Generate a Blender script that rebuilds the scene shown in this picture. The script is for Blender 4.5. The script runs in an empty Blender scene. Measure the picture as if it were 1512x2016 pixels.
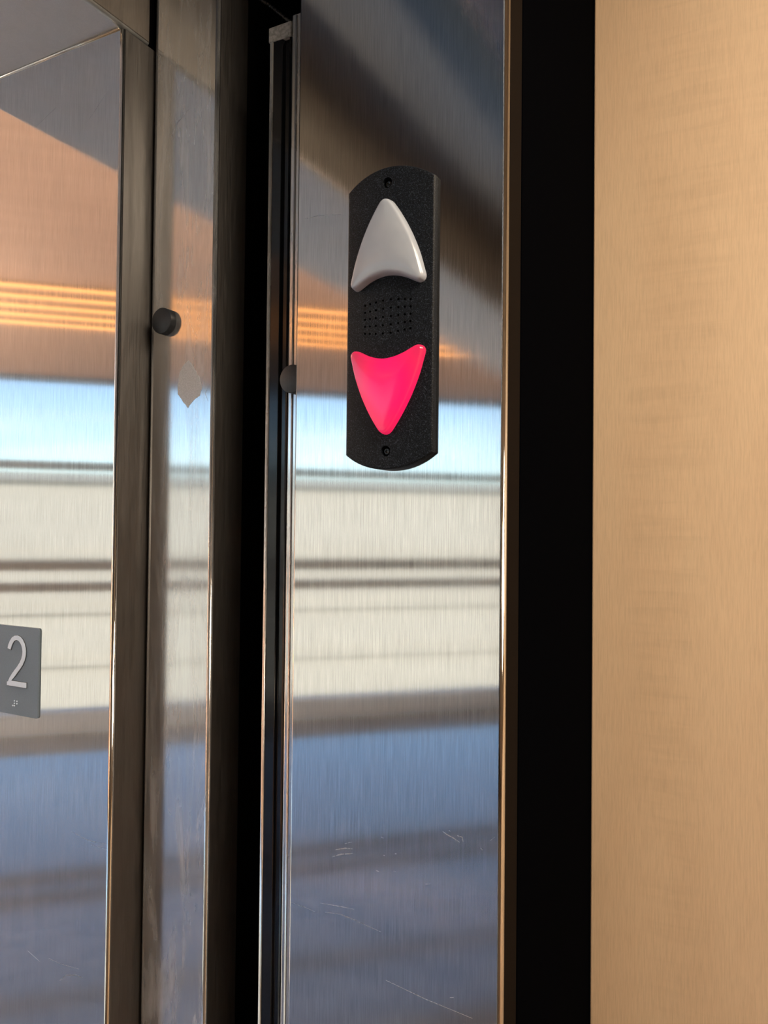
import bpy, bmesh, math, random
from mathutils import Vector, Matrix
from mathutils.geometry import delaunay_2d_cdt
random.seed(7)
scene = bpy.context.scene
C = scene.collection
R = math.radians

# ------------------------------------------------------------------ camera
# World: X runs along the jamb (left = lobby, right = inside the car), Y points into the jamb, Z up.
CAM = Vector((0.0, -0.43, 1.68))
yaw, pit, roll = R(28.0), R(1.1), 0.0098
fw = Vector((-math.sin(yaw) * math.cos(pit), math.cos(yaw) * math.cos(pit), math.sin(pit)))
r0 = fw.cross(Vector((0, 0, 1))).normalized()
u0 = r0.cross(fw)
rr = r0 * math.cos(roll) + u0 * math.sin(roll)
uu = u0 * math.cos(roll) - r0 * math.sin(roll)
cd = bpy.data.cameras.new('camera')
cam = bpy.data.objects.new('camera', cd)
C.objects.link(cam)
cam.matrix_world = Matrix(((rr.x, uu.x, -fw.x, CAM.x), (rr.y, uu.y, -fw.y, CAM.y),
                           (rr.z, uu.z, -fw.z, CAM.z), (0, 0, 0, 1)))
cd.sensor_fit = 'HORIZONTAL'
cd.sensor_width = 36.0
cd.lens = 36.0 * 1514.0 / 1512.0
cd.clip_start = 0.01
cd.clip_end = 500
scene.camera = cam

# ------------------------------------------------------------------ sky, sun, exposure
w = bpy.data.worlds.new('sky')
scene.world = w
w.use_nodes = True
nt = w.node_tree
nt.nodes.clear()
wo = nt.nodes.new('ShaderNodeOutputWorld')
bg = nt.nodes.new('ShaderNodeBackground')
sk = nt.nodes.new('ShaderNodeTexSky')
sk.sky_type = 'NISHITA'
sk.sun_disc = False
sk.sun_elevation = R(42)
sk.sun_rotation = R(40)
sk.air_density = 1.0
sk.dust_density = 0.25
sk.ozone_density = 2.0
bg.inputs['Strength'].default_value = 0.245
nt.links.new(sk.outputs[0], bg.inputs['Color'])
nt.links.new(bg.outputs[0], wo.inputs['Surface'])
sd = bpy.data.lights.new('sun', 'SUN')
sd.energy = 5.0
sd.color = (1.0, 0.95, 0.86)
sd.angle = R(0.6)
so = bpy.data.objects.new('sun', sd)
C.objects.link(so)
so.location = (20, 16, 30)
so.rotation_euler = Vector((-0.62, -0.50, -0.62)).to_track_quat('-Z', 'Y').to_euler()

vs = scene.view_settings
vs.view_transform = 'Standard'
vs.look = 'None'
vs.exposure = 0.32
vs.gamma = 1.0
vs.use_curve_mapping = False


def area(name, loc, target, sx, sy, power, color, spread=180):
    d = bpy.data.lights.new(name, 'AREA')
    d.shape = 'RECTANGLE'
    d.size, d.size_y = sx, sy
    d.energy = power
    d.color = color
    d.spread = R(spread)
    o = bpy.data.objects.new(name, d)
    C.objects.link(o)
    o.location = loc
    o.rotation_euler = (Vector(target) - Vector(loc)).to_track_quat('-Z', 'Y').to_euler()
    return o


CAR_HEAD = 2.22
CAR_CEIL = 2.42
LOBBY_CEIL = 2.92
area('car_ceiling_lamp', (0.62, -0.34, CAR_CEIL - 0.035), (0.62, -0.34, 0), 0.6, 0.6, 24.0, (1.0, 0.83, 0.63))
area('lobby_fill', (-4.6, -0.7, LOBBY_CEIL - 0.045), (-4.6, -0.7, 0), 1.2, 1.2, 760.0, (0.86, 0.93, 1.0), 100)  # fill lamp added out of view to brighten the lobby floor

# ------------------------------------------------------------------ material helpers
MATS = {}


def newmat(name):
    m = bpy.data.materials.new(name)
    m.use_nodes = True
    t = m.node_tree
    b = t.nodes['Principled BSDF']
    MATS[name] = m
    return m, t, b


def node(t, kind, **kw):
    n = t.nodes.new(kind)
    for k, v in kw.items():
        if k in n.inputs:
            n.inputs[k].default_value = v
        else:
            setattr(n, k, v)
    return n


def coords(t, scale, rot=(0, 0, 0)):
    tc = node(t, 'ShaderNodeTexCoord')
    mp = node(t, 'ShaderNodeMapping')
    mp.inputs['Scale'].default_value = scale
    mp.inputs['Rotation'].default_value = rot
    t.links.new(tc.outputs['Object'], mp.inputs['Vector'])
    return mp.outputs[0]


def ramp(t, src, stops):
    r = node(t, 'ShaderNodeValToRGB')
    e = r.color_ramp.elements
    while len(e) < len(stops):
        e.new(0.5)
    for i, (p, c) in enumerate(stops):
        e[i].position = p
        e[i].color = (c[0], c[1], c[2], 1) if len(c) == 3 else c
    t.links.new(src, r.inputs[0])
    return r.outputs[0]


def g(v):
    return (v, v, v)


def steel(name, base=(0.60, 0.585, 0.56), rough=0.074, aniso=0.85, streak=0.10, dust=0.0, bump=0.45, dustcol=(0.55, 0.57, 0.6)):
    """vertically brushed stainless steel"""
    m, t, b = newmat(name)
    L = t.links
    b.inputs['Metallic'].default_value = 1.0
    b.inputs['Anisotropic'].default_value = aniso
    geo = node(t, 'ShaderNodeNewGeometry')
    cr = node(t, 'ShaderNodeVectorMath', operation='CROSS_PRODUCT')
    L.new(geo.outputs['Normal'], cr.inputs[0])
    cr.inputs[1].default_value = (0.04, 0.09, 1)
    nz = node(t, 'ShaderNodeVectorMath', operation='NORMALIZE')
    L.new(cr.outputs[0], nz.inputs[0])
    L.new(nz.outputs[0], b.inputs['Tangent'])
    # fine grain: long in z, fine across
    n1 = node(t, 'ShaderNodeTexNoise', Scale=1.0, Detail=3.0, Roughness=0.65)
    L.new(coords(t, (1500, 1500, 34)), n1.inputs['Vector'])
    n2 = node(t, 'ShaderNodeTexNoise', Scale=1.0, Detail=2.0)
    L.new(coords(t, (190, 190, 2.5)), n2.inputs['Vector'])
    rg = node(t, 'ShaderNodeMapRange')
    rg.inputs['From Min'].default_value = 0.3
    rg.inputs['From Max'].default_value = 0.7
    rg.inputs['To Min'].default_value = rough * (1 - 2.2 * streak)
    rg.inputs['To Max'].default_value = rough * (1 + 2.2 * streak)
    L.new(n1.outputs['Fac'], rg.inputs['Value'])
    # large soft smudges
    n3 = node(t, 'ShaderNodeTexNoise', Scale=1.0, Detail=4.0, Roughness=0.6)
    L.new(coords(t, (22, 22, 7)), n3.inputs['Vector'])
    sm = node(t, 'ShaderNodeMapRange')
    sm.inputs['From Min'].default_value = 0.45
    sm.inputs['From Max'].default_value = 0.75
    sm.inputs['To Min'].default_value = 0.0
    sm.inputs['To Max'].default_value = 0.010
    L.new(n3.outputs['Fac'], sm.inputs['Value'])
    ad = node(t, 'ShaderNodeMath', operation='ADD')
    L.new(rg.outputs[0], ad.inputs[0])
    L.new(sm.outputs[0], ad.inputs[1])
    L.new(ad.outputs[0], b.inputs['Roughness'])
    # base colour with hairline variation
    mx = node(t, 'ShaderNodeMix', data_type='RGBA')
    rc = node(t, 'ShaderNodeMapRange')
    rc.inputs['From Min'].default_value = 0.3
    rc.inputs['From Max'].default_value = 0.7
    L.new(n1.outputs['Fac'], rc.inputs['Value'])
    L.new(rc.outputs[0], mx.inputs['Factor'])
    mx.inputs[6].default_value = tuple(c * (1 - streak * 1.6) for c in base) + (1,)
    mx.inputs[7].default_value = tuple(min(1, c * (1 + streak * 1.6)) for c in base) + (1,)
    L.new(mx.outputs[2], b.inputs['Base Color'])
    a2 = node(t, 'ShaderNodeMath', operation='MULTIPLY_ADD')
    L.new(n2.outputs['Fac'], a2.inputs[0])
    a2.inputs[1].default_value = 0.5
    L.new(n1.outputs['Fac'], a2.inputs[2])
    bp = node(t, 'ShaderNodeBump', Strength=bump)
    bp.inputs['Distance'].default_value = 0.00002
    L.new(a2.outputs[0], bp.inputs['Height'])
    L.new(bp.outputs[0], b.inputs['Normal'])
    if dust > 0:
        out = t.nodes['Material Output']
        df = node(t, 'ShaderNodeBsdfDiffuse')
        df.inputs['Color'].default_value = dustcol + (1,)
        n4 = node(t, 'ShaderNodeTexNoise', Scale=1.0, Detail=5.0, Roughness=0.6)
        L.new(coords(t, (75, 75, 9)), n4.inputs['Vector'])
        n4.inputs['Distortion'].default_value = 0.6
        dm = node(t, 'ShaderNodeMapRange')
        dm.inputs['From Min'].default_value = 0.42
        dm.inputs['From Max'].default_value = 0.72
        dm.inputs['To Min'].default_value = dust * 0.25
        dm.inputs['To Max'].default_value = dust
        L.new(n4.outputs['Fac'], dm.inputs['Value'])
        ms = node(t, 'ShaderNodeMixShader')
        L.new(dm.outputs[0], ms.inputs[0])
        L.new(b.outputs[0], ms.inputs[1])
        L.new(df.outputs[0], ms.inputs[2])
        L.new(ms.outputs[0], out.inputs['Surface'])
    return m


def plain(name, col, rough=0.5, metal=0.0, noise=0.0, nscale=300, bump=0.0, spec=0.5):
    m, t, b = newmat(name)
    b.inputs['Roughness'].default_value = rough
    b.inputs['Metallic'].default_value = metal
    b.inputs['Specular IOR Level'].default_value = spec
    n = node(t, 'ShaderNodeTexNoise', Scale=nscale, Detail=3.0)
    tc = node(t, 'ShaderNodeTexCoord')
    t.links.new(tc.outputs['Object'], n.inputs['Vector'])
    c = ramp(t, n.outputs['Fac'], [(0.3, tuple(x * (1 - noise) for x in col)), (0.7, tuple(min(1, x * (1 + noise)) for x in col))])
    t.links.new(c, b.inputs['Base Color'])
    if bump:
        bp = node(t, 'ShaderNodeBump', Strength=bump)
        bp.inputs['Distance'].default_value = 0.0003
        t.links.new(n.outputs['Fac'], bp.inputs['Height'])
        t.links.new(bp.outputs[0], b.inputs['Normal'])
    return m


steel('steel_car')
steel('steel_hall', rough=0.07, dust=0.05, streak=0.08)
steel('steel_door', base=(0.57, 0.57, 0.56), rough=0.10, dust=0.42, streak=0.07)
steel('steel_edge', base=(0.60, 0.59, 0.57), rough=0.15, dust=0.5, streak=0.05, dustcol=(0.62, 0.63, 0.64))
steel('steel_head', base=(0.72, 0.74, 0.76), rough=0.40, aniso=0.3, dust=0.5, streak=0.04, dustcol=(0.62, 0.66, 0.70))
steel('steel_back_shaded', base=(0.27, 0.25, 0.23), rough=0.42, aniso=0.3, dust=0.6, dustcol=(0.19, 0.172, 0.155))  # header back: dim light put into a darker steel colour
steel('steel_shaded', base=(0.155, 0.147, 0.143), rough=0.50, aniso=0.5, dust=0.5, dustcol=(0.06, 0.057, 0.056))  # returns: shade and dark reflections put into the steel and dust colours
plain('black_gap', (0.004, 0.004, 0.005), 0.8, spec=0.1)
plain('black_laminate', (0.0009, 0.0011, 0.0018), 0.5, noise=0.1, nscale=900, bump=0.15)
plain('steel_return_dark', (0.008, 0.006, 0.005), 0.45, noise=0.1, nscale=900)  # steel return, its dark reflection put into a near-black colour
for q_, i_ in (('black_laminate', 1.012), ('steel_return_dark', 1.035)):
    MATS[q_].node_tree.nodes['Principled BSDF'].inputs['IOR'].default_value = i_
plain('rubber', (0.010, 0.013, 0.017), 0.5, noise=0.2, nscale=500, bump=0.1)
plain('gloss_black', (0.006, 0.007, 0.009), 0.10, noise=0.1, nscale=60, spec=0.35)
plain('sign_grey', (0.125, 0.175, 0.235), 0.5, noise=0.05, nscale=800)
plain('sign_silver', (0.58, 0.70, 0.86), 0.35, noise=0.04)
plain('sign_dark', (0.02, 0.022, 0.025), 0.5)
plain('dirt_white', (0.62, 0.63, 0.66), 0.8, noise=0.15, nscale=900)
plain('dust_grey', (0.20, 0.20, 0.20), 0.8, noise=0.35, nscale=500, bump=0.3)
plain('cable_black', (0.02, 0.022, 0.024), 0.35)
plain('screw_black', (0.03, 0.03, 0.03), 0.22, metal=0.6)
plain('joint_bright', (0.92, 0.90, 0.84), 0.25, metal=1.0)  # bright metal imitating light at the header joint
plain('lobby_wall', (0.55, 0.50, 0.45), 0.7, noise=0.04, nscale=20)
plain('lobby_floor', (0.085, 0.115, 0.16), 0.14, noise=0.15, nscale=6)
MATS['lobby_floor'].node_tree.nodes['Principled BSDF'].inputs['Coat Weight'].default_value = 1.0
MATS['lobby_floor'].node_tree.nodes['Principled BSDF'].inputs['Coat IOR'].default_value = 1.9
MATS['lobby_floor'].node_tree.nodes['Principled BSDF'].inputs['Coat Roughness'].default_value = 0.07
plain('ceiling_grey', (0.42, 0.47, 0.53), 0.8, noise=0.03, nscale=10)
plain('frame_grey', (0.16, 0.18, 0.20), 0.5, noise=0.05)
plain('curb_grey', (0.42, 0.57, 0.74), 0.6, noise=0.05)
plain('stone_cream', (0.60, 0.53, 0.42), 0.9, noise=0.10, nscale=1.5)
plain('stone_shade', (0.36, 0.34, 0.30), 0.9, noise=0.10, nscale=1.5)
plain('ground_pale', (0.66, 0.64, 0.60), 0.9, noise=0.1, nscale=0.5)
plain('car_dark', (0.13, 0.095, 0.07), 0.5, noise=0.1, nscale=30)
plain('car_floor', (0.26, 0.23, 0.20), 0.6, noise=0.2, nscale=60)
plain('car_ceiling', (0.45, 0.42, 0.38), 0.7, noise=0.03)


def mark_mat(name, a, lo=0.4, metal=0.0):
    m, t, b = newmat(name)
    b.inputs['Base Color'].default_value = (0.80, 0.82, 0.86, 1)
    b.inputs['Roughness'].default_value = 0.45
    b.inputs['Metallic'].default_value = metal
    n = node(t, 'ShaderNodeTexNoise', Scale=900.0, Detail=2.0)
    tc = node(t, 'ShaderNodeTexCoord')
    t.links.new(tc.outputs['Object'], n.inputs['Vector'])
    mr = node(t, 'ShaderNodeMapRange')
    mr.inputs['From Min'].default_value = 0.3
    mr.inputs['From Max'].default_value = 0.7
    mr.inputs['To Min'].default_value = a * lo
    mr.inputs['To Max'].default_value = a
    t.links.new(n.outputs['Fac'], mr.inputs['Value'])
    t.links.new(mr.outputs[0], b.inputs['Alpha'])
    return m


mark_mat('scratch', 0.5, 0.4, 1.0)
mark_mat('residue', 0.62, 0.8)

# emissive things
m, t, b = newmat('linear_lamp')
b.inputs['Base Color'].default_value = (0.9, 0.7, 0.4, 1)
b.inputs['Emission Color'].default_value = (1.0, 0.36, 0.08, 1)
b.inputs['Emission Strength'].default_value = 2.7
m, t, b = newmat('car_lamp')
b.inputs['Base Color'].default_value = (0.9, 0.85, 0.75, 1)
b.inputs['Emission Color'].default_value = (1.0, 0.82, 0.6, 1)
b.inputs['Emission Strength'].default_value = 1.5

# warm timber lobby ceiling
m, t, b = newmat('ceiling_timber')
n = node(t, 'ShaderNodeTexNoise', Scale=1.0, Detail=4.0)
t.links.new(coords(t, (2, 30, 2), (0, 0, R(44))), n.inputs['Vector'])
t.links.new(ramp(t, n.outputs['Fac'], [(0.3, (0.64, 0.43, 0.32)), (0.7, (0.72, 0.49, 0.37))]), b.inputs['Base Color'])
b.inputs['Roughness'].default_value = 0.6

# textured black plastic of the lantern
m, t, b = newmat('lantern_plastic')
tc = node(t, 'ShaderNodeTexCoord')
n = node(t, 'ShaderNodeTexNoise', Scale=1500.0, Detail=2.0, Roughness=0.7)
t.links.new(tc.outputs['Object'], n.inputs['Vector'])
t.links.new(ramp(t, n.outputs['Fac'], [(0.40, (0.002, 0.0028, 0.0045)), (0.56, (0.007, 0.0095, 0.014)), (0.70, (0.05, 0.062, 0.085))]), b.inputs['Base Color'])
b.inputs['Roughness'].default_value = 0.5
b.inputs['Specular IOR Level'].default_value = 0.16
bp = node(t, 'ShaderNodeBump', Strength=0.55)
bp.inputs['Distance'].default_value = 0.00025
t.links.new(n.outputs['Fac'], bp.inputs['Height'])
t.links.new(bp.outputs[0], b.inputs['Normal'])

# opal white lens
m, t, b = newmat('lens_white')
n = node(t, 'ShaderNodeTexNoise', Scale=60.0, Detail=2.0)
tc = node(t, 'ShaderNodeTexCoord')
t.links.new(tc.outputs['Object'], n.inputs['Vector'])
t.links.new(ramp(t, n.outputs['Fac'], [(0.3, (0.36, 0.405, 0.48)), (0.7, (0.40, 0.445, 0.52))]), b.inputs['Base Color'])
b.inputs['Roughness'].default_value = 0.16
b.inputs['Subsurface Weight'].default_value = 0.25
b.inputs['Subsurface Radius'].default_value = (0.004, 0.004, 0.004)
b.inputs['Subsurface Scale'].default_value = 1.0

# lit red lens: the lamp sits behind its middle
m, t, b = newmat('lens_red')
b.inputs['Base Color'].default_value = (0.26, 0.012, 0.035, 1)
b.inputs['Roughness'].default_value = 0.16
tc = node(t, 'ShaderNodeTexCoord')
ds = node(t, 'ShaderNodeVectorMath', operation='DISTANCE')
mp = node(t, 'ShaderNodeMapping')
mp.inputs['Scale'].default_value = (1.25, 0.0, 0.85)
t.links.new(tc.outputs['Object'], mp.inputs['Vector'])
t.links.new(mp.outputs[0], ds.inputs[0])
ds.inputs[1].default_value = (0.004 * 1.25, 0.0, -0.043 * 0.85)
c = ramp(t, ds.outputs['Value'], [(0.0, (1.0, 0.0, 0.115)), (0.012, (0.97, 0.0, 0.115)), (0.024, (0.75, 0.012, 0.085)), (0.040, (0.38, 0.02, 0.06))])
t.links.new(c, b.inputs['Emission Color'])
b.inputs['Emission Strength'].default_value = 0.78

# figured maple veneer
m, t, b = newmat('maple')
L = t.links
nA = node(t, 'ShaderNodeTexNoise', Scale=1.0, Detail=3.0, Roughness=0.6)          # broad tone
L.new(coords(t, (9, 9, 2.2)), nA.inputs['Vector'])
base = ramp(t, nA.outputs['Fac'], [(0.32, (0.60, 0.445, 0.30)), (0.5, (0.635, 0.475, 0.325)), (0.68, (0.67, 0.51, 0.35))])
nB = node(t, 'ShaderNodeTexNoise', Scale=1.0, Detail=3.0, Roughness=0.7)          # vertical fine grain
L.new(coords(t, (900, 900, 45)), nB.inputs['Vector'])
mB = node(t, 'ShaderNodeMix', data_type='RGBA', blend_type='MULTIPLY')
mB.inputs['Factor'].default_value = 1.0
L.new(base, mB.inputs[6])
L.new(ramp(t, nB.outputs['Fac'], [(0.34, g(0.90)), (0.55, g(1.0)), (0.75, g(1.05))]), mB.inputs[7])
nC = node(t, 'ShaderNodeTexNoise', Scale=1.0, Detail=2.0, Distortion=0.5)         # curl across the grain
L.new(coords(t, (14, 14, 110), (0, R(8), 0)), nC.inputs['Vector'])
nM = node(t, 'ShaderNodeTexNoise', Scale=1.0, Detail=1.0)
L.new(coords(t, (16, 16, 1.6)), nM.inputs['Vector'])
mk = node(t, 'ShaderNodeMapRange')
mk.inputs['From Min'].default_value = 0.38
mk.inputs['From Max'].default_value = 0.62
L.new(nM.outputs['Fac'], mk.inputs['Value'])
mC = node(t, 'ShaderNodeMix', data_type='RGBA', blend_type='MULTIPLY')
L.new(mk.outputs[0], mC.inputs['Factor'])
L.new(mB.outputs[2], mC.inputs[6])
L.new(ramp(t, nC.outputs['Fac'], [(0.35, g(0.95)), (0.52, g(1.0)), (0.68, g(1.02))]), mC.inputs[7])
L.new(mC.outputs[2], b.inputs['Base Color'])
b.inputs['Roughness'].default_value = 0.38
b.inputs['Specular IOR Level'].default_value = 0.35

# clear window glass
m, t, b = newmat('window_glass')
out = t.nodes['Material Output']
tr = node(t, 'ShaderNodeBsdfTransparent')
tr.inputs['Color'].default_value = (0.90, 0.93, 0.96, 1)
gl = node(t, 'ShaderNodeBsdfGlossy')
gl.inputs['Roughness'].default_value = 0.02
fr = node(t, 'ShaderNodeFresnel')
fr.inputs['IOR'].default_value = 1.45
ms = node(t, 'ShaderNodeMixShader')
t.links.new(fr.outputs[0], ms.inputs[0])
t.links.new(tr.outputs[0], ms.inputs[1])
t.links.new(gl.outputs[0], ms.inputs[2])
t.links.new(ms.outputs[0], out.inputs['Surface'])

# ------------------------------------------------------------------ mesh helpers


def link(name, me, mat, parent=None, loc=None, smooth=False):
    o = bpy.data.objects.new(name, me)
    C.objects.link(o)
    if mat:
        me.materials.append(MATS[mat])
    if smooth:
        for p in me.polygons:
            p.use_smooth = True
    if loc is not None:
        o.location = loc
    if parent is not None:
        o.parent = parent
    return o


def from_bm(name, bm, mat, parent=None, loc=None, smooth=False, recalc=True):
    if recalc:
        bmesh.ops.recalc_face_normals(bm, faces=bm.faces[:])
    me = bpy.data.meshes.new(name)
    bm.to_mesh(me)
    bm.free()
    return link(name, me, mat, parent, loc, smooth)


def tag(o, label, cat, kind=None, group=None):
    o['label'] = label
    o['category'] = cat
    if kind:
        o['kind'] = kind
    if group:
        o['group'] = group
    return o


def empty(name, loc, label, cat, kind=None, group=None):
    o = bpy.data.objects.new(name, None)
    C.objects.link(o)
    o.location = loc
    o.empty_display_size = 0.02
    return tag(o, label, cat, kind, group)


def local(o, parent):
    """keep world placement when parented to an unrotated parent"""
    o.location = Vector(o.location) - Vector(parent.location)
    o.parent = parent
    return o


def bm_box(x0, x1, y0, y1, z0, z1, bev=0.0, seg=2, bm=None):
    own = bm is None
    if own:
        bm = bmesh.new()
    vs_ = [bm.verts.new((x, y, z)) for x in (x0, x1) for y in (y0, y1) for z in (z0, z1)]
    idx = [(0, 1, 3, 2), (4, 6, 7, 5), (0, 4, 5, 1), (2, 3, 7, 6), (0, 2, 6, 4), (1, 5, 7, 3)]
    fs = [bm.faces.new([vs_[i] for i in f]) for f in idx]
    if bev > 0:
        es = list({e for f in fs for e in f.edges})
        bmesh.ops.bevel(bm, geom=es, offset=bev, segments=seg, affect='EDGES', profile=0.5)
    return bm


def box(name, x0, x1, y0, y1, z0, z1, mat, parent=None, bev=0.0, seg=2):
    """box whose origin sits at the middle of its base"""
    cx, cy = (x0 + x1) / 2, (y0 + y1) / 2
    bm = bm_box(x0 - cx, x1 - cx, y0 - cy, y1 - cy, 0, z1 - z0, bev, seg)
    o = from_bm(name, bm, mat, None, (cx, cy, z0))
    if parent is not None:
        local(o, parent)
    return o


def round_poly(pts, radii, seg=6):
    out = []
    n = len(pts)
    for i in range(n):
        p, a, c = Vector(pts[i]), Vector(pts[i - 1]), Vector(pts[(i + 1) % n])
        r_ = radii[i]
        if r_ <= 0:
            out.append(tuple(p))
            continue
        d1, d2 = (a - p).normalized(), (c - p).normalized()
        ang = d1.angle(d2)
        t_ = r_ / math.tan(ang / 2)
        ctr = p + (d1 + d2).normalized() * (r_ / math.sin(ang / 2))
        s, e = p + d1 * t_ - ctr, p + d2 * t_ - ctr
        a0 = math.atan2(s.y, s.x)
        da = math.atan2(e.y, e.x) - a0
        while da > math.pi:
            da -= 2 * math.pi
        while da < -math.pi:
            da += 2 * math.pi
        for k in range(seg + 1):
            aa = a0 + da * k / seg
            out.append((ctr.x + r_ * math.cos(aa), ctr.y + r_ * math.sin(aa)))
    return out


def prism(name, poly, z0, z1, mat, parent=None, loc=(0, 0, 0), axis='Z', flatcap=True):
    """extrude a 2D outline. axis Z: outline is (x, y), runs up. axis Y: outline is (x, z), runs along +y."""
    bm = bmesh.new()
    def P(a, b_, c_):
        return (a, b_, c_) if axis == 'Z' else (a, c_, b_)
    lo = [bm.verts.new(P(a, b_, z0)) for a, b_ in poly]
    hi = [bm.verts.new(P(a, b_, z1)) for a, b_ in poly]
    n = len(poly)
    for i in range(n):
        f = bm.faces.new((lo[i], lo[(i + 1) % n], hi[(i + 1) % n], hi[i]))
        f.smooth = (Vector(poly[i]) - Vector(poly[(i + 1) % n])).length < 0.003
    bm.faces.new(lo[::-1])
    bm.faces.new(hi)
    for e in bm.edges:
        if len(e.link_faces) == 2:
            e.smooth = True
    bmesh.ops.recalc_face_normals(bm, faces=bm.faces[:])
    me = bpy.data.meshes.new(name)
    bm.to_mesh(me)
    bm.free()
    return link(name, me, mat, parent, loc)


def tube(name, pts, rad, mat, parent=None, n=8, loc=(0, 0, 0)):
    bm = bmesh.new()
    rings = []
    for i, p in enumerate(pts):
        p = Vector(p)
        d = (Vector(pts[min(i + 1, len(pts) - 1)]) - Vector(pts[max(i - 1, 0)])).normalized()
        a = d.cross(Vector((0.3, 0.9, 0.1))).normalized()
        b_ = d.cross(a)
        rings.append([bm.verts.new(p + (a * math.cos(2 * math.pi * k / n) + b_ * math.sin(2 * math.pi * k / n)) * rad) for k in range(n)])
    for q in range(len(rings) - 1):
        for k in range(n):
            bm.faces.new((rings[q][k], rings[q][(k + 1) % n], rings[q + 1][(k + 1) % n], rings[q + 1][k]))
    bm.faces.new(rings[0][::-1])
    bm.faces.new(rings[-1])
    return from_bm(name, bm, mat, parent, loc, smooth=True)


def ribbons(name, lines, y, mat, parent):
    """thin marks lying on a face at the given y (lines in world x, z); tapered ends"""
    bm = bmesh.new()
    for wd, pts in lines:
        P = [Vector((a, 0, b_)) for a, b_ in pts]
        prev = None
        for i, p in enumerate(P):
            d = (P[min(i + 1, len(P) - 1)] - P[max(i - 1, 0)]).normalized()
            nrm = Vector((-d.z, 0, d.x))
            ww = wd * (0.25 if i in (0, len(P) - 1) else 0.6)
            a = p + nrm * ww
            c_ = p - nrm * ww
            q = [bm.verts.new((a.x, y - 0.00006, a.z)), bm.verts.new((c_.x, y - 0.00006, c_.z)),
                 bm.verts.new((c_.x, y, c_.z)), bm.verts.new((a.x, y, a.z))]
            if prev:
                for k in range(4):
                    bm.faces.new((prev[k], prev[(k + 1) % 4], q[(k + 1) % 4], q[k]))
            prev = q
    o = from_bm(name, bm, mat)
    local(o, parent)
    o['kind'] = 'stuff'
    return o


def shaded_returns(o_, mat_='steel_shaded'):
    """the unpolished folded returns that face the car, with their shade put into the colour"""
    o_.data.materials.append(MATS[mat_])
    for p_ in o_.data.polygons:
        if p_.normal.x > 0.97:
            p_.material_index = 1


HEAD = 2.071           # height of the door opening
ZLO = 0.0
OPEN = 1.60            # clear door width

# ------------------------------------------------------------------ hall entrance frame (left)
HX0, HX1 = -0.665, -0.4655
jamb_l = empty('trim_1', ((HX0 + HX1) / 2, 0.014, 0), 'brushed steel hall door frame at the left edge, carrying the floor sign', 'door frame', 'structure')
p = round_poly([(HX0, 0), (HX1, 0), (HX1, 0.036), (HX0, 0.036)], [0.002, 0.0030, 0, 0])
local(prism('jamb', p, ZLO, HEAD, 'steel_hall'), jamb_l)
# header: underside at HEAD, right edge rounded, then a folded return
p = round_poly([(HX0, HEAD + 0.0012), (HX1 - 0.0005, HEAD + 0.0012), (HX1 - 0.0005, HEAD + 0.50), (HX0, HEAD + 0.50)], [0.002, 0.0035, 0, 0])
shaded_returns(local(prism('header', p, -OPEN, 0.028, 'steel_head', axis='Y'), jamb_l), 'steel_back_shaded')
local(tube('joint_light_line', [(HX0, -0.0006, HEAD + 0.0002), (-0.56, -0.0006, HEAD + 0.0002), (HX1 - 0.004, -0.0006, HEAD + 0.0002)], 0.0007, 'joint_bright'), jamb_l)  # thin bright bead added as the light leaking through the joint
p = round_poly([(HX0, -OPEN), (HX1, -OPEN), (HX1, -OPEN - 0.028), (HX0, -OPEN - 0.028)], [0.002, 0.0018, 0, 0])
o = local(prism('jamb', p, ZLO, HEAD, 'steel_hall'), jamb_l)

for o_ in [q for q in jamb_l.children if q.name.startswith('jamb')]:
    shaded_returns(o_)

HALL_SCR = [
    (0.00050, [(-0.5320, 1.3283), (-0.5176, 1.3274), (-0.4972, 1.3290)]),
    (0.00040, [(-0.5573, 1.3273), (-0.5428, 1.3226)]),
    (0.00040, [(-0.5085, 1.4345), (-0.4883, 1.4313), (-0.4693, 1.4323)]),
    (0.00040, [(-0.4854, 1.4283), (-0.4686, 1.4285)]),
    (0.00070, [(-0.5184, 1.3143), (-0.5115, 1.3202), (-0.4999, 1.3235), (-0.4925, 1.3236)]),
    (0.00050, [(-0.5669, 2.0161), (-0.5419, 2.0264)]),
    (0.00040, [(-0.5023, 2.0069), (-0.4815, 2.0243)]),
]
ribbons('scratches', HALL_SCR, 0, 'scratch', jamb_l)

# ------------------------------------------------------------------ hall door leading edge
DX0, DX1, DY = -0.4636, -0.3945, 0.030
door1 = empty('door_1', ((DX0 + DX1) / 2, 0.3, 0), 'hall door slid open beside the frame, its smudged steel edge carrying a rubber bumper', 'elevator door', 'structure')
p = round_poly([(DX0, 0.062), (DX0, DY), (DX1, DY), (DX1, 0.066)], [0, 0.006, 0.003, 0])
shaded_returns(local(prism('edge_cap', p, ZLO + 0.01, HEAD + 0.10, 'steel_door'), door1))
local(box('leaf', DX0, DX1 - 0.004, 0.0665, 0.72, ZLO + 0.01, HEAD + 0.10, 'black_gap'), door1)


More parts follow.
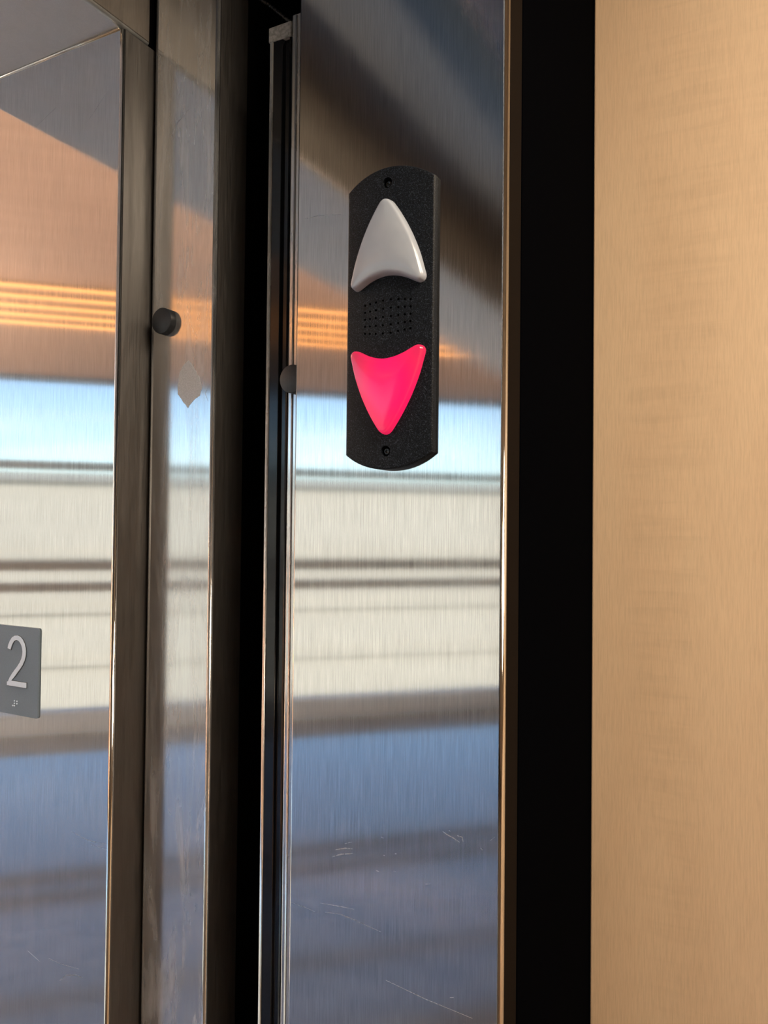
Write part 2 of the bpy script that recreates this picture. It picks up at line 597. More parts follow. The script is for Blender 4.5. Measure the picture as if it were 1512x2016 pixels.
def bumper(parent, x, y, z, rad, h):
    prof = [(rad * 1.0, 0), (rad, -h * 0.86), (rad * 0.985, -h * 0.95), (rad * 0.94, -h), (0.0, -h)]
    bm = bmesh.new()
    n = 40
    rings = []
    for r_, yy in prof[:-1]:
        rings.append([bm.verts.new((r_ * math.cos(2 * math.pi * k / n), yy, r_ * math.sin(2 * math.pi * k / n))) for k in range(n)])
    for q in range(len(rings) - 1):
        for k in range(n):
            bm.faces.new((rings[q][k], rings[q][(k + 1) % n], rings[q + 1][(k + 1) % n], rings[q + 1][k]))
    bm.faces.new(rings[-1])
    bm.faces.new(rings[0][::-1])
    o_ = from_bm('rubber_bumper', bm, 'rubber', None, (x, y, z), smooth=True)
    o_.data.set_sharp_from_angle(angle=R(40))
    o_['label'] = 'round black rubber bumper'
    return local(o_, parent)


bumper(door1, -0.4439, DY, 1.8424, 0.0104, 0.0062)
RES = [(-0.4199, 1.8101), (-0.4146, 1.8040), (-0.4092, 1.7956), (-0.4060, 1.7862), (-0.4084, 1.7812), (-0.4146, 1.7776),
       (-0.4202, 1.7720), (-0.4256, 1.7776), (-0.4310, 1.7836), (-0.4311, 1.7909), (-0.4292, 1.8001), (-0.4261, 1.8050)]
rs = []
for i in range(len(RES)):
    a, b_ = Vector(RES[i]), Vector(RES[(i + 1) % len(RES)])
    for k in range(4):
        q = a.lerp(b_, k / 4)
        rs.append((q.x + random.uniform(-.0004, .0004), q.y + random.uniform(-.0006, .0006)))
o = prism('glue_residue', rs, DY - 0.0002, DY, 'residue', axis='Y')
o['label'] = 'pale leaf-shaped patch of glue residue'
local(o, door1)
DOOR_SCR = [
    (0.00060, [(-0.4421, 1.9922), (-0.4353, 2.0029), (-0.4237, 2.0103)]),
    (0.00100, [(-0.4031, 2.0213), (-0.4020, 2.0170)]),
    (0.00070, [(-0.4045, 2.0096), (-0.4044, 2.0059)]),
    (0.00080, [(-0.4109, 2.0537), (-0.4103, 2.0495)]),
    (0.00090, [(-0.4109, 1.3971), (-0.4098, 1.3935)]),
    (0.00060, [(-0.4052, 1.3888), (-0.4056, 1.3829)]),
    (0.00050, [(-0.4351, 1.4563), (-0.4313, 1.4514)]),
    (0.00050, [(-0.3962, 1.4217), (-0.3982, 1.4193)]),
    (0.00040, [(-0.3989, 1.7888), (-0.4028, 1.7820), (-0.3997, 1.7758)]),
]
ribbons('scratches', DOOR_SCR, DY, 'scratch', door1)

# ------------------------------------------------------------------ car door leading edge with light curtain
CX0, CX1, CY = -0.3182, -0.3030, 0.020
CTOP = 2.047
door2 = empty('door_2', ((CX0 + CX1) / 2, 0.3, 0), 'car door slid open behind the lantern jamb, a thin steel edge with black sensor strip', 'elevator door', 'structure')
p = round_poly([(CX0, 0.05), (CX0, CY), (CX1, CY), (CX1, 0.05)], [0, 0.0012, 0.0012, 0])
local(prism('edge_cap', p, ZLO + 0.01, CTOP, 'steel_edge'), door2)
local(prism('edge_fold', round_poly([(CX0 + 0.0035, CY), (CX0 + 0.0035, CY - 0.0007), (CX0 + 0.0050, CY - 0.0007), (CX0 + 0.0050, CY)], [0, 0.0003, 0.0003, 0], 3), ZLO + 0.01, CTOP - 0.001, 'steel_edge'), door2)
local(box('leaf', CX0 + 0.002, CX1, 0.0505, 0.72, ZLO + 0.01, CTOP, 'black_gap'), door2)
bumper(door2, -0.3115, CY, 1.7835, 0.0101, 0.005)
# light curtain: glossy black profile with a rounded nose and a groove
lc = []
p = [(-0.3370, 0.060), (-0.3370, 0.0205), (-0.3340, 0.0205), (-0.3340, 0.0200), (-0.3262, 0.0200), (-0.3252, 0.0225), (-0.3212, 0.0225), (-0.3204, 0.0205), (-0.3186, 0.0205), (-0.3186, 0.060)]
p = round_poly(p, [0, 0.0003, 0, 0, 0.0006, 0.0004, 0.0004, 0.0004, 0.0004, 0])
pn = round_poly([(-0.3372, 0.0300), (-0.3372, 0.0190), (-0.3343, 0.0190), (-0.3343, 0.0300)], [0, 0.0013, 0.0006, 0])
cs = prism('lens_strip', pn, ZLO + 0.02, 2.0322, 'steel_edge')
o = local(prism('light_curtain', p, ZLO + 0.02, 2.0325, 'gloss_black'), door2)
o['label'] = 'glossy black sensor strip'
cs.parent = o
cs['label'] = 'shiny nose strip'
bm = bm_box(-0.3382, -0.3184, 0.0192, 0.050, 2.0325, 2.0435, 0.0006)
o = from_bm('bracket', bm, 'dust_grey')
o['label'] = 'dusty grey bracket'
local(o, door2)

# ------------------------------------------------------------------ car jamb with the lantern (a bent steel sheet) and dark front return
JX0, JX1 = -0.2976, -0.1485
jamb_r = empty('trim_2', ((JX0 + JX1) / 2, 0.01, 0), 'wide brushed steel car door jamb carrying the arrow lantern', 'door frame', 'structure')
p = round_poly([(JX0, 0.016), (JX0, 0), (JX1, 0), (JX1, 0.0036), (JX1 - 0.0015, 0.0036), (JX1 - 0.0015, 0.016)], [0, 0.0012, 0.0030, 0, 0, 0], 10)
local(prism('jamb', p, ZLO, CAR_HEAD, 'steel_car'), jamb_r)
p = round_poly([(JX0, CAR_HEAD + 0.0005), (JX1, CAR_HEAD + 0.0005), (JX1, CAR_CEIL), (JX0, CAR_CEIL)], [0.002, 0.004, 0, 0])
local(prism('header', p, -OPEN, 0.016, 'steel_car', axis='Y'), jamb_r)
p = round_poly([(JX0, -OPEN), (JX1, -OPEN), (JX1, -OPEN - 0.05), (JX0, -OPEN - 0.05)], [0.0012, 0.004, 0, 0])
local(prism('jamb', p, ZLO, CAR_HEAD, 'steel_car'), jamb_r)
# strike post on the far side of the opening
p = round_poly([(-0.458, -OPEN - 0.03), (-0.305, -OPEN - 0.03), (-0.305, -OPEN - 0.055), (-0.458, -OPEN - 0.055)], [0.003, 0.003, 0, 0])
local(prism('strike_post', p, ZLO, HEAD + 0.02, 'steel_door'), jamb_r)
CAR_SCR = [
    (0.00040, [(-0.2916, 1.8878), (-0.2814, 1.8880), (-0.2627, 1.8859)]),
    (0.00040, [(-0.2957, 1.4285), (-0.2851, 1.4280), (-0.2771, 1.4269)]),
    (0.00040, [(-0.2692, 1.4285), (-0.2576, 1.4300), (-0.2463, 1.4289), (-0.2279, 1.4262)]),
    (0.00030, [(-0.2732, 1.4334), (-0.2615, 1.4346), (-0.2475, 1.4357)]),
    (0.00080, [(-0.2646, 1.4652), (-0.2574, 1.4684), (-0.2490, 1.4707)]),
    (0.00060, [(-0.2620, 1.4703), (-0.2544, 1.4729), (-0.2491, 1.4736)]),
    (0.00060, [(-0.2548, 1.4757), (-0.2499, 1.4776)]),
    (0.00050, [(-0.1863, 1.4967), (-0.1836, 1.4954), (-0.1793, 1.4941), (-0.1754, 1.4925)]),
    (0.00050, [(-0.1770, 1.4961), (-0.1738, 1.4958), (-0.1731, 1.4930)]),
    (0.00050, [(-0.2319, 1.4635), (-0.2294, 1.4634)]),
    (0.00050, [(-0.2194, 1.4659), (-0.2169, 1.4658)]),
    (0.00060, [(-0.1974, 1.4627), (-0.1944, 1.4637)]),
    (0.00050, [(-0.1811, 1.3993), (-0.1785, 1.4001)]),
    (0.00040, [(-0.2240, 1.3974), (-0.1961, 1.3937), (-0.1665, 1.3915)]),
    (0.00070, [(-0.2282, 1.4851), (-0.2267, 1.4848)]),
    (0.00070, [(-0.2188, 1.4767), (-0.2177, 1.4769)]),
    (0.00070, [(-0.2266, 1.4741), (-0.2259, 1.4742)]),
    (0.00080, [(-0.1622, 1.4919), (-0.1609, 1.4907)]),
    (0.00050, [(-0.1823, 1.4981), (-0.1813, 1.4977)]),
    (0.00040, [(-0.1562, 1.4972), (-0.1534, 1.4998)]),
]
ribbons('scratches', CAR_SCR, 0, 'scratch', jamb_r)

wf = box('wall_front', JX1 - 0.012, JX1 - 0.0006, 0.0300, 0.2255, ZLO, CAR_CEIL, 'black_laminate', bev=0.0006)
local(box('edge_strip', JX1 - 0.006, JX1 - 0.0010, 0.0038, 0.0298, ZLO, CAR_CEIL, 'steel_return_dark', bev=0.0008), wf)
tag(wf, 'black laminate front return between the steel jamb and the maple wall', 'wall', 'structure')

# maple side wall
wr = empty('wall_right', (0.6, 0.232, 0), 'pale figured maple veneer wall panel of the elevator car, at right', 'wall', 'structure')
local(box('panel', JX1 - 0.0002, 1.55, 0.2222, 0.2420, ZLO, CAR_CEIL, 'maple', bev=0.0010), wr)

# ------------------------------------------------------------------ dark hoistway
hw = empty('wall_hoistway', (-0.3, 0.9, 0), 'added black panels for the darkness of the hoistway behind the open doors', 'wall', 'structure')
local(box('dark_panel', -0.68, -0.10, 0.90, 0.93, -0.05, 2.75, 'black_gap'), hw)  # black panels added to stop leaks and stand for shaft darkness
local(box('dark_panel', -0.50, -0.47, 0.0365, 0.90, -0.05, 2.75, 'black_gap'), hw)
local(box('dark_panel', -0.1650, -0.1610, 0.0325, 0.90, -0.05, 2.75, 'black_gap'), hw)
local(box('dark_panel', -0.68, -0.10, -1.9, 0.93, 2.75, 2.78, 'black_gap'), hw)
local(box('dark_panel', -0.47, -0.15, -1.9, 0.93, -0.05, -0.01, 'black_gap'), hw)
local(box('dark_panel', -0.50, -0.10, -1.93, -OPEN - 0.06, -0.05, 2.75, 'black_gap'), hw)

# beaded cable hanging at the top of the gap
CABLE = [(-0.3815, 2.1068), (-0.3738, 2.0993), (-0.3688, 2.0953), (-0.3637, 2.0904), (-0.3587, 2.0856), (-0.3528, 2.0797), (-0.3464, 2.0746)]
cb = empty('door_cable', (-0.364, 0.060, 2.075), 'dark beaded cable slung at the top of the gap between the doors', 'cable')
pts = [(a, 0.060, b_) for a, b_ in CABLE]
pts = [(-0.40, 0.060, 2.130)] + pts + [(-0.325, 0.060, 2.070)]
local(tube('core', pts, 0.0009, 'cable_black'), cb)
bm = bmesh.new()
for i in range(len(pts) - 1):
    a, b_ = Vector(pts[i]), Vector(pts[i + 1])
    n = max(1, int((b_ - a).length / 0.0032))
    for k in range(n):
        q = a.lerp(b_, (k + 0.5) / n)
        bmesh.ops.create_icosphere(bm, subdivisions=1, radius=0.0017, matrix=Matrix.Translation(q))
o = from_bm('beads', bm, 'cable_black', smooth=True)
o['kind'] = 'stuff'
local(o, cb)

# ------------------------------------------------------------------ arrow lantern
LX, LZ = -0.2239, 1.8108
lan = empty('elevator_lantern', (LX, 0.0, LZ), 'black oblong arrow lantern on the steel jamb, grey up arrow over lit red down arrow', 'lantern')
HW, HH, SAG = 0.0307, 0.0851, 0.0100
EDGE, BULGE = 0.0048, 0.0030
LK = 1.0155


def face_y(x):
    return -(EDGE + BULGE * (1 - (x / HW) ** 2))


def arc_pts(s, n=22):
    rad = (HW * HW + SAG * SAG) / (2 * SAG)
    out_ = []
    a = math.asin(HW / rad)
    for k in range(n + 1):
        th = -a + 2 * a * k / n
        out_.append((rad * math.sin(th), s * (HH + SAG - rad + rad * math.cos(th))))
    return out_


top = arc_pts(1)
bot = arc_pts(-1)[::-1]
outline = top + [(HW, HH - 2 * HH * k / 24) for k in range(1, 24)] + bot + [(-HW, -HH + 2 * HH * k / 24) for k in range(1, 24)]


def inset_poly(poly, d):
    n = len(poly)
    # signed area for direction
    ar = sum(poly[i][0] * poly[(i + 1) % n][1] - poly[(i + 1) % n][0] * poly[i][1] for i in range(n))
    sg = 1 if ar > 0 else -1
    out_ = []
    for i in range(n):
        p_, a, c_ = Vector(poly[i]), Vector(poly[i - 1]), Vector(poly[(i + 1) % n])
        e1, e2 = (p_ - a).normalized(), (c_ - p_).normalized()
        n1, n2 = Vector((-e1.y, e1.x)) * sg, Vector((-e2.y, e2.x)) * sg
        nn = (n1 + n2)
        nn = nn / max(0.35, nn.length_squared / 2) if nn.length > 1e-9 else n1
        out_.append((p_.x + nn.x * d, p_.y + nn.y * d))
    return out_


def circ(x, z, r_, n):
    return [(x + r_ * math.cos(2 * math.pi * k / n), z + r_ * math.sin(2 * math.pi * k / n)) for k in range(n)]


def inside(p_, poly):
    x, y = p_
    c_ = False
    n = len(poly)
    for i in range(n):
        x1, y1 = poly[i]
        x2, y2 = poly[i - 1]
        if (y1 > y) != (y2 > y) and x < (x2 - x1) * (y - y1) / (y2 - y1) + x1:
            c_ = not c_
    return c_


def seg_dist(p_, poly):
    p_ = Vector(p_)
    best = 1e9
    n = len(poly)
    for i in range(n):
        a, b_ = Vector(poly[i]), Vector(poly[(i + 1) % n])
        d = b_ - a
        tt = max(0, min(1, (p_ - a).dot(d) / max(1e-14, d.length_squared)))
        best = min(best, (p_ - a - d * tt).length)
    return best


def cdt_face(bm, outer_verts, outer2d, holes2d, grid, yfun, margin):
    """triangulate the front face with holes; returns the vertex loops of the holes"""
    pts_ = [Vector(q) for q in outer2d]
    edges = [(i, (i + 1) % len(outer2d)) for i in range(len(outer2d))]
    loops = []
    for h in holes2d:
        s = len(pts_)
        pts_ += [Vector(q) for q in h]
        edges += [(s + i, s + (i + 1) % len(h)) for i in range(len(h))]
        loops.append(range(s, s + len(h)))
    xs = [q[0] for q in outer2d]
    zs = [q[1] for q in outer2d]
    x = min(xs) + grid / 2
    row = 0
    while x < max(xs):
        z = min(zs) + (grid / 2 if row % 2 else grid)
        while z < max(zs):
            if inside((x, z), outer2d) and seg_dist((x, z), outer2d) > margin and all(
                    (Vector((x, z)) - Vector(h[0])).length > 4 * margin or
                    (not inside((x, z), h) and seg_dist((x, z), h) > margin * 0.6) for h in holes2d):
                pts_.append(Vector((x, z)))
            z += grid
        x += grid
        row += 1
    v2, _, f2, ov, _, _ = delaunay_2d_cdt(pts_, edges, [], 0, 1e-9)
    no = len(outer2d)
    vm = {}
    for i, co in enumerate(v2):
        src = [k for k in ov[i] if k < no]
        vm[i] = outer_verts[src[0]] if src else bm.verts.new((co.x, yfun(co.x, co.y), co.y))
    inv = {}
    for i, srcs in enumerate(ov):
        for k in srcs:
            inv[k] = i
    for f in f2:
        cc = ((v2[f[0]].x + v2[f[1]].x + v2[f[2]].x) / 3, (v2[f[0]].y + v2[f[1]].y + v2[f[2]].y) / 3)
        if not inside(cc, outer2d) or any(inside(cc, h) for h in holes2d):
            continue
        try:
            bm.faces.new([vm[k] for k in f])
        except ValueError:
            pass
    return [[vm[inv[k]] for k in lp] for lp in loops]


def add_pit(bm, loop, depth, shrink=1.0):
    c_ = sum((v.co for v in loop), Vector()) / len(loop)
    inner = [bm.verts.new((c_.x + (v.co.x - c_.x) * shrink, v.co.y + depth, c_.z + (v.co.z - c_.z) * shrink)) for v in loop]
    n = len(loop)
    for i in range(n):
        bm.faces.new((loop[i], loop[(i + 1) % n], inner[(i + 1) % n], inner[i]))
    bm.faces.new(inner)


bm = bmesh.new()
n = len(outline)
prof = [(0.0, lambda x: 0.0), (0.0, lambda x: face_y(x) + 0.0012), (0.0002, lambda x: face_y(x) + 0.0005), (0.0005, lambda x: face_y(x) + 0.00015), (0.0010, lambda x: face_y(x))]
rings = []
for d, yf in prof:
    rings.append([bm.verts.new((a, yf(a), b_)) for a, b_ in inset_poly(outline, d)])
for q in range(len(rings) - 1):
    for k in range(n):
        bm.faces.new((rings[q][k], rings[q][(k + 1) % n], rings[q + 1][(k + 1) % n], rings[q + 1][k]))
bm.faces.new(rings[0][::-1])
inner2d = inset_poly(outline, 0.0010)
holes = []
for rw in range(-2, 3):
    for cx_, top_ in ((-15.8, 8.8), (-12.1, 9.3), (-7.8, 9.8), (-2.7, 10.2), (2.7, 10.3), (7.8, 9.8), (12.1, 9.3), (15.8, 8.9)):
        holes.append(circ(cx_ * LK / 1000, (rw * top_ / 2 + 0.5) * LK / 1000, 0.00085, 8))
nspk = len(holes)
holes.append(circ(-0.0005, 0.0850, 0.0034, 20))
holes.append(circ(0.0, -0.0837, 0.0034, 20))
loops = cdt_face(bm, rings[-1], inner2d, holes, 0.0026, lambda x, z: face_y(x), 0.0008)
for i, lp in enumerate(loops):
    add_pit(bm, lp, 0.004 if i < nspk else 0.0045, 1.0 if i < nspk else 0.93)
o = from_bm('housing', bm, 'lantern_plastic', lan, smooth=True)
o.data.set_sharp_from_angle(angle=R(35))
for sx, sz in ((-0.0005, 0.0850), (0.0, -0.0837)):
    bm = bmesh.new()
    bmesh.ops.create_uvsphere(bm, u_segments=20, v_segments=10, radius=0.0026)
    for v in bm.verts:
        v.co = Vector((v.co.x, v.co.z * 0.62 if v.co.z < 0 else v.co.z * 0.3, v.co.y))
        if math.hypot(v.co.x, v.co.z) < 0.0009:
            v.co.y += 0.0008
    o = from_bm('screw', bm, 'screw_black', lan, (sx, -0.0048, sz), smooth=True)

half = [(0, 72.4), (1.9, 72.0), (3.6, 70.9), (5.2, 69.0), (7.2, 66.2), (9.6, 62.6), (13.0, 57.0), (17.0, 49.4), (20.3, 41.8), (22.8, 35.0), (24.8, 28.0),
        (26.0, 23.6), (25.9, 21.4), (24.7, 19.7), (22.8, 18.9), (20.9, 19.2), (18.6, 20.2), (16.2, 21.4), (13.0, 22.9), (8.5, 24.4), (4.0, 25.3), (0, 25.6)]


def spline(pts_, per):
    out_ = []
    for i in range(len(pts_) - 1):
        p0 = Vector(pts_[max(i - 1, 0)]) if i else Vector((-pts_[1][0], pts_[1][1]))
        p1, p2 = Vector(pts_[i]), Vector(pts_[i + 1])
        p3 = Vector(pts_[i + 2]) if i + 2 < len(pts_) else Vector((-pts_[i][0], pts_[i][1]))
        for k in range(per):
            s = k / per
            out_.append(tuple(0.5 * ((2 * p1) + (p2 - p0) * s + (2 * p0 - 5 * p1 + 4 * p2 - p3) * s * s + (3 * p1 - p0 - 3 * p2 + p3) * s ** 3)))
    out_.append(tuple(pts_[-1]))
    return out_


rt = spline(half, 3)
AX = 0.0005
arrow = [(AX + a * 0.985 / 1000, b_ * LK / 1000) for a, b_ in rt] + [(AX - a * 0.985 / 1000, b_ * LK / 1000) for a, b_ in rt[-2:0:-1]]


def button(name, sgn, mat, label, raise_):
    poly = [(a, b_ * sgn) for a, b_ in arrow]
    if sgn < 0:
        poly = poly[::-1]
    bm_ = bmesh.new()
    steps = [(0.0, -0.0015), (0.0, 0.0006), (0.00030, raise_ * 0.45), (0.00065, raise_ * 0.74), (0.0011, raise_ * 0.90), (0.0018, raise_ * 0.975), (0.0027, raise_)]
    rg = []
    for d, h in steps:
        rg.append([bm_.verts.new((a, face_y(a) - h, b_)) for a, b_ in inset_poly(poly, d)])
    m_ = len(poly)
    for q in range(len(rg) - 1):
        for k in range(m_):
            bm_.faces.new((rg[q][k], rg[q][(k + 1) % m_], rg[q + 1][(k + 1) % m_], rg[q + 1][k]))
    in2 = inset_poly(poly, 0.0027)

    def crown(x, z):
        dd = seg_dist((x, z), in2)
        ridge = 0.0011 * (1 - math.exp(-dd / 0.005))
        return face_y(x) - raise_ - ridge
    cdt_face(bm_, rg[-1], in2, [], 0.0013, crown, 0.0005)
    o_ = from_bm(name, bm_, mat, lan, smooth=True)
    o_['label'] = label
    return o_


button('up_arrow', 1, 'lens_white', 'unlit grey-white up arrow', 0.0062)
button('down_arrow', -1, 'lens_red', 'glowing red down arrow', 0.0052)
# thin dark moat around each arrow is the gap left between lens wall and housing

# ------------------------------------------------------------------ floor sign
PX0, PX1, PZ0, PZ1 = -0.6050, -0.5490, 1.5190, 1.5930
sign = empty('floor_sign', ((PX0 + PX1) / 2, 0.0, PZ0), 'small grey floor plate with raised silver 2 and braille on the left door frame', 'sign')
p = round_poly([(PX0, PZ0), (PX1, PZ0), (PX1, PZ1), (PX0, PZ1)], [0.002] * 4, 5)
local(prism('plate', p, -0.0013, 0.0, 'sign_grey', axis='Y'), sign)
stroke = [(-0.5853, 1.5737), (-0.5845, 1.5765), (-0.5830, 1.5792), (-0.5805, 1.5822), (-0.5778, 1.5835), (-0.5752, 1.5838), (-0.5722, 1.5830), (-0.5698, 1.5812), (-0.5678, 1.5785),
          (-0.5666, 1.5755), (-0.5662, 1.5728), (-0.5665, 1.5695), (-0.5675, 1.5663), (-0.5697, 1.5624), (-0.5726, 1.5590), (-0.5760, 1.5556), (-0.5795, 1.5520), (-0.5825, 1.5483), (-0.5845, 1.5448), (-0.5852, 1.5440)]


def numeral(wd, grow):
    le, ri = [], []
    for i, q in enumerate(stroke):
        d = (Vector(stroke[min(i + 1, len(stroke) - 1)]) - Vector(stroke[max(i - 1, 0)])).normalized()
        nrm = Vector((-d.y, d.x))
        q = Vector(q)
        if i == 0:
            q = q - d * grow
        le.append(q + nrm * wd)
        ri.append(q - nrm * wd)
    # nrm points left of travel: outside of the top bowl
    base_l, base_r = -0.5872 - grow, -0.5630 + grow
    b0, b1 = 1.5430 - grow, 1.5472 + grow
    out_ = [tuple(q) for q in le[:-3]] + [(-0.5819 + grow, b1), (base_r, b1), (base_r, b0), (base_l, b0), (base_l, b0 + 0.003)] + [tuple(q) for q in ri[-2::-1]]
    return out_


local(prism('numeral', numeral(0.0019, 0), -0.0023, -0.0013, 'sign_silver', axis='Y'), sign)
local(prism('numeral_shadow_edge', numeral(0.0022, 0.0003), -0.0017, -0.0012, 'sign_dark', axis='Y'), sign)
for x, z in ((x_ - 0.0018, z_) for x_, z_ in ((-0.5784, 1.5264), (-0.5763, 1.5305), (-0.5763, 1.5285), (-0.5763, 1.5265), (-0.5731, 1.5305), (-0.5731, 1.5285))):
    bm = bmesh.new()
    bmesh.ops.create_uvsphere(bm, u_segments=10, v_segments=6, radius=0.00068)
    o = from_bm('braille_dot', bm, 'sign_silver', None, (x, -0.0014, z), smooth=True)
    local(o, sign)

# ------------------------------------------------------------------ rest of the car
CB = 1.55
OW = -OPEN - 0.22
cf = box('floor', JX0, CB, OW, 0.2222, -0.02, 0.0, 'car_floor')
tag(cf, 'dark floor of the elevator car', 'floor', 'structure')
cc = box('ceiling', -0.16, CB, OW, 0.2222, CAR_CEIL, CAR_CEIL + 0.02, 'car_ceiling')
tag(cc, 'pale ceiling of the elevator car', 'ceiling', 'structure')
o = box('wall_back', CB, CB + 0.02, OW, 0.2420, 0, CAR_CEIL, 'maple')
tag(o, 'maple rear wall of the elevator car', 'wall', 'structure')
o = box('wall_left', JX1 - 0.012, CB, OW - 0.02, OW, 0, CAR_CEIL, 'car_dark')
tag(o, 'brown far side wall of the elevator car', 'wall', 'structure')
o = box('wall_front', JX1 - 0.012, JX1 - 0.0004, OW, -OPEN - 0.051, 0, CAR_CEIL, 'black_laminate')
tag(o, 'black laminate front return on the far side of the car door', 'wall', 'structure')
fx = empty('ceiling_light', (0.62, -0.34, CAR_CEIL - 0.03), 'square warm ceiling light panel of the elevator car', 'light')
bm = bmesh.new()
for q in ((-0.32, 0.32, -0.32, -0.30), (-0.32, 0.32, 0.30, 0.32), (-0.32, -0.30, -0.30, 0.30), (0.30, 0.32, -0.30, 0.30)):
    bm_box(q[0], q[1], q[2], q[3], 0, 0.03, bm=bm)
from_bm('frame', bm, 'steel_car', fx)
from_bm('diffuser', bm_box(-0.30, 0.30, -0.30, 0.30, 0.008, 0.014), 'car_lamp', fx)
fx = empty('ceiling_light', (-4.6, -0.7, LOBBY_CEIL - 0.04), 'added square white fill light panel on the lobby ceiling, unseen', 'light')  # panel made up to house the added lobby fill
bm = bmesh.new()
for q in ((-0.63, 0.63, -0.63, -0.60), (-0.63, 0.63, 0.60, 0.63), (-0.63, -0.60, -0.60, 0.60), (0.60, 0.63, -0.60, 0.60)):
    bm_box(q[0], q[1], q[2], q[3], 0, 0.04, bm=bm)
from_bm('frame', bm, 'frame_grey', fx)
from_bm('diffuser', bm_box(-0.60, 0.60, -0.60, 0.60, 0.006, 0.012), 'car_lamp', fx)

# ------------------------------------------------------------------ lobby behind the camera (seen only as reflections in the steel)
# facade direction e, as seen mirrored in the jamb
V = Vector((0, 0.43))
mf = Vector((-math.sin(R(28)), -math.cos(R(28))))
mq = Vector((math.cos(R(28)), -math.sin(R(28))))
SL = R(16)
e = (mq * math.cos(SL) + mf * math.sin(SL)).normalized()
nrm = Vector((e.y, -e.x))
if nrm.dot(mf) < 0:
    nrm = -nrm                                    # points outdoors
F0 = V + mf * 7.0
ang = math.atan2(e.y, e.x)


def fac(name, s0, s1, d0, d1, z0, z1, mat, parent=None, bev=0.0):
    """box laid along the facade: s along it, d outdoors from it"""
    bm_ = bm_box(s0, s1, d0, d1, z0, z1, bev)
    o_ = from_bm(name, bm_, mat)
    # local x = e, local y = nrm
    o_.matrix_world = Matrix(((e.x, nrm.x, 0, F0.x), (e.y, nrm.y, 0, F0.y), (0, 0, 1, 0), (0, 0, 0, 1)))
    if parent is not None:
        mw = o_.matrix_world.copy()
        mw.translation -= parent.location
        o_.parent = parent
        o_.matrix_local = mw
    return o_


S0, S1 = -6.5, 4.6
win = empty('window_1', (F0.x, F0.y, 0), 'full-height lobby window wall with grey transoms, mirrored in the steel', 'window', 'structure')
fac('curb', S0, S1, -0.08, 0.10, 0, 0.16, 'curb_grey', win)
fac('head', S0, S1, -0.08, 0.10, 2.84, LOBBY_CEIL, 'frame_grey', win)
for z0, z1 in ((2.12, 2.18), (1.30, 1.37), (1.13, 1.20)):
    fac('transom', S0, S1, -0.05, 0.05, z0, z1, 'frame_grey', win)
for i in range(4):
    a, b_ = S0 + (S1 - S0) * i / 4, S0 + (S1 - S0) * (i + 1) / 4
    fac('pane', a, b_, -0.006, 0.006, 0.16, 2.84, 'window_glass', win)

# lobby shell: floor, ceilings, side walls
PA = F0 + e * S0
PB = F0 + e * S1
LOB = [(HX0, 5.0), (PA.x - 0.1, 5.0), (PA.x - 0.1, PA.y), (PA.x, PA.y), (HX0, PA.y + (HX0 - PA.x) * e.y / e.x)]
fl = prism('floor', LOB, -0.03, 0.0, 'lobby_floor')
tag(fl, 'polished dark lobby floor mirroring the windows in the steel', 'floor', 'structure')
ce = prism('ceiling', LOB, LOBBY_CEIL, LOBBY_CEIL + 0.03, 'ceiling_grey')
tag(ce, 'pale grey lobby ceiling mirrored at the top of the steel', 'ceiling', 'structure')
# timber soffit hung below it
so_ = fac('ceiling', S0, S1, -4.75, -0.02, LOBBY_CEIL - 0.05, LOBBY_CEIL - 0.001, 'ceiling_timber')
tag(so_, 'warm timber soffit over the lobby, mirrored as an orange band in the steel', 'ceiling', 'structure')
o = box('wall_lobby', HX0 - 0.0, HX0 + 0.10, 0.0365, 5.0, 0, LOBBY_CEIL, 'lobby_wall')
tag(o, 'beige lobby wall beside the near door frame', 'wall', 'structure')
o = box('wall_lobby', HX0 - 0.0, HX0 + 0.10, -8.6, -OPEN - 0.0285, 0, LOBBY_CEIL, 'lobby_wall')
tag(o, 'beige lobby wall beside the far door frame', 'wall', 'structure')
o = box('wall_lobby', HX0 - 0.0, HX0 + 0.10, -OPEN - 0.0285, 0.0285, HEAD + 0.501, LOBBY_CEIL, 'lobby_wall')
tag(o, 'beige lobby wall above the hall door header', 'wall', 'structure')
o = box('wall_lobby', PA.x - 0.1, HX0, 5.0, 5.1, 0, LOBBY_CEIL, 'lobby_wall')
tag(o, 'beige end wall of the lobby', 'wall', 'structure')
o = box('wall_lobby', PA.x - 0.2, PA.x - 0.1, PA.y - 0.1, 5.1, 0, LOBBY_CEIL, 'lobby_wall')
tag(o, 'beige wall opposite the elevator', 'wall', 'structure')

# five amber linear lamps under the timber soffit
NTH = ['nearest the window', 'second from the window', 'third from the window', 'fourth from the window', 'farthest from the window']
for i in range(5):
    d = -1.85 - 0.19 * i
    lt = empty('linear_light', (F0.x, F0.y, LOBBY_CEIL - 0.08), 'amber linear ceiling light mirrored in the steel, ' + NTH[i], 'light', None, 'linear lobby lights')
    fac('channel', S0 + 0.5, S1 - 0.5, d - 0.022, d + 0.022, LOBBY_CEIL - 0.064, LOBBY_CEIL - 0.051, 'frame_grey', lt)
    fac('diffuser', S0 + 0.52, S1 - 0.52, d - 0.009, d + 0.009, LOBBY_CEIL - 0.074, LOBBY_CEIL - 0.064, 'linear_lamp', lt)

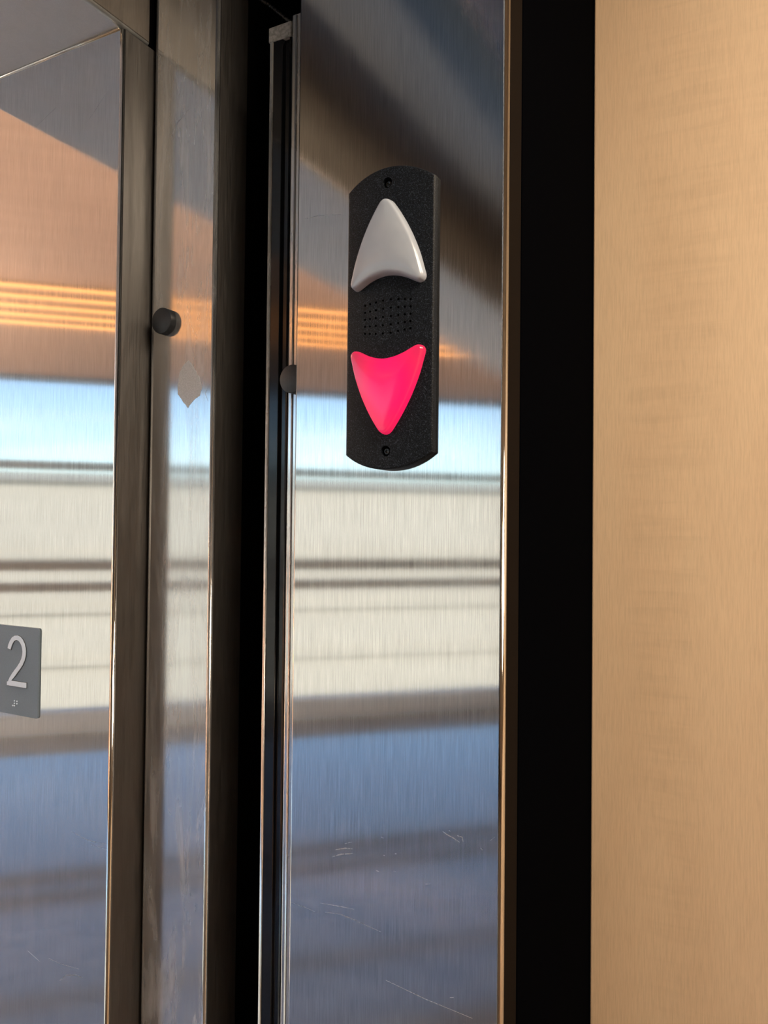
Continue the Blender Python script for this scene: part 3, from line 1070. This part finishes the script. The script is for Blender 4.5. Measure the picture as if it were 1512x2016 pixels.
# cove uplight added out of view to brighten the timber soffit
cv = empty('cove_fill', (-0.9, -1.5, 2.45), 'added cove ledge with warm fill uplight along the lobby wall', 'light')
local(box('ledge', HX0 - 0.16, HX0 - 0.001, -6.0, 4.0, 2.42, 2.45, 'lobby_wall'), cv)
local(box('lip', HX0 - 0.16, HX0 - 0.14, -6.0, 4.0, 2.4501, 2.52, 'lobby_wall'), cv)
lo = area('cove_fill_lamp', (HX0 - 0.08, -1.0, 2.47), (HX0 - 0.9, -1.0, 2.95), 0.08, 9.0, 560.0, (1.0, 0.84, 0.68))
lo.rotation_euler = Vector((-0.8, 0, 0.5)).to_track_quat('-Z', 'X').to_euler()

# torchiere made up for the lobby, unseen, to lift the timber soffit
TX, TY = -5.0, 0.2
tl = empty('fill_torchiere', (TX, TY, 0), 'added tall torchiere in the lobby, an unseen upward fill light', 'lamp')


def lathe(name, prof_, mat, parent, n_=28):
    bm_ = bmesh.new()
    rg = [[bm_.verts.new((r_ * math.cos(2 * math.pi * k_ / n_), r_ * math.sin(2 * math.pi * k_ / n_), z_)) for k_ in range(n_)] for r_, z_ in prof_]
    for q_ in range(len(rg) - 1):
        for k_ in range(n_):
            bm_.faces.new((rg[q_][k_], rg[q_][(k_ + 1) % n_], rg[q_ + 1][(k_ + 1) % n_], rg[q_ + 1][k_]))
    bm_.faces.new(rg[0][::-1])
    bm_.faces.new(rg[-1])
    return from_bm(name, bm_, mat, parent, smooth=False)


lathe('base', [(0.16, 0), (0.16, 0.015), (0.03, 0.03)], 'frame_grey', tl)
lathe('pole', [(0.014, 0.03), (0.014, 1.72)], 'frame_grey', tl)
lathe('bowl', [(0.02, 1.72), (0.12, 1.75), (0.22, 1.83), (0.215, 1.835), (0.11, 1.765), (0.01, 1.75)], 'frame_grey', tl)
lt_ = area('torchiere_fill', (TX, TY, 1.84), (TX, TY, 3.0), 0.30, 0.30, 620.0, (1.0, 0.86, 0.72))

# ------------------------------------------------------------------ outdoors
gr = prism('ground', [(-120, -120), (60, -120), (60, 60), (-120, 60)], -4.6, -4.5, 'ground_pale')
tag(gr, 'pale paved ground outside, below the lobby windows', 'ground', 'structure')
bd = empty('building', (F0.x + nrm.x * 20, F0.y + nrm.y * 20, -4.5), 'long sunlit cream building mirrored in the steel as pale bands', 'building')
fac('wall', -45, 40, 20.0, 26.0, -4.5, 3.05, 'stone_cream', bd)
fac('parapet', -45.2, 40.2, 19.8, 26.2, 3.05, 3.30, 'stone_shade', bd)
for z0, z1 in ((0.55, 0.75), (-1.2, -1.0), (-2.9, -2.7)):
    fac('string_course', -45, 40, 19.85, 20.0, z0, z1, 'stone_cream', bd)
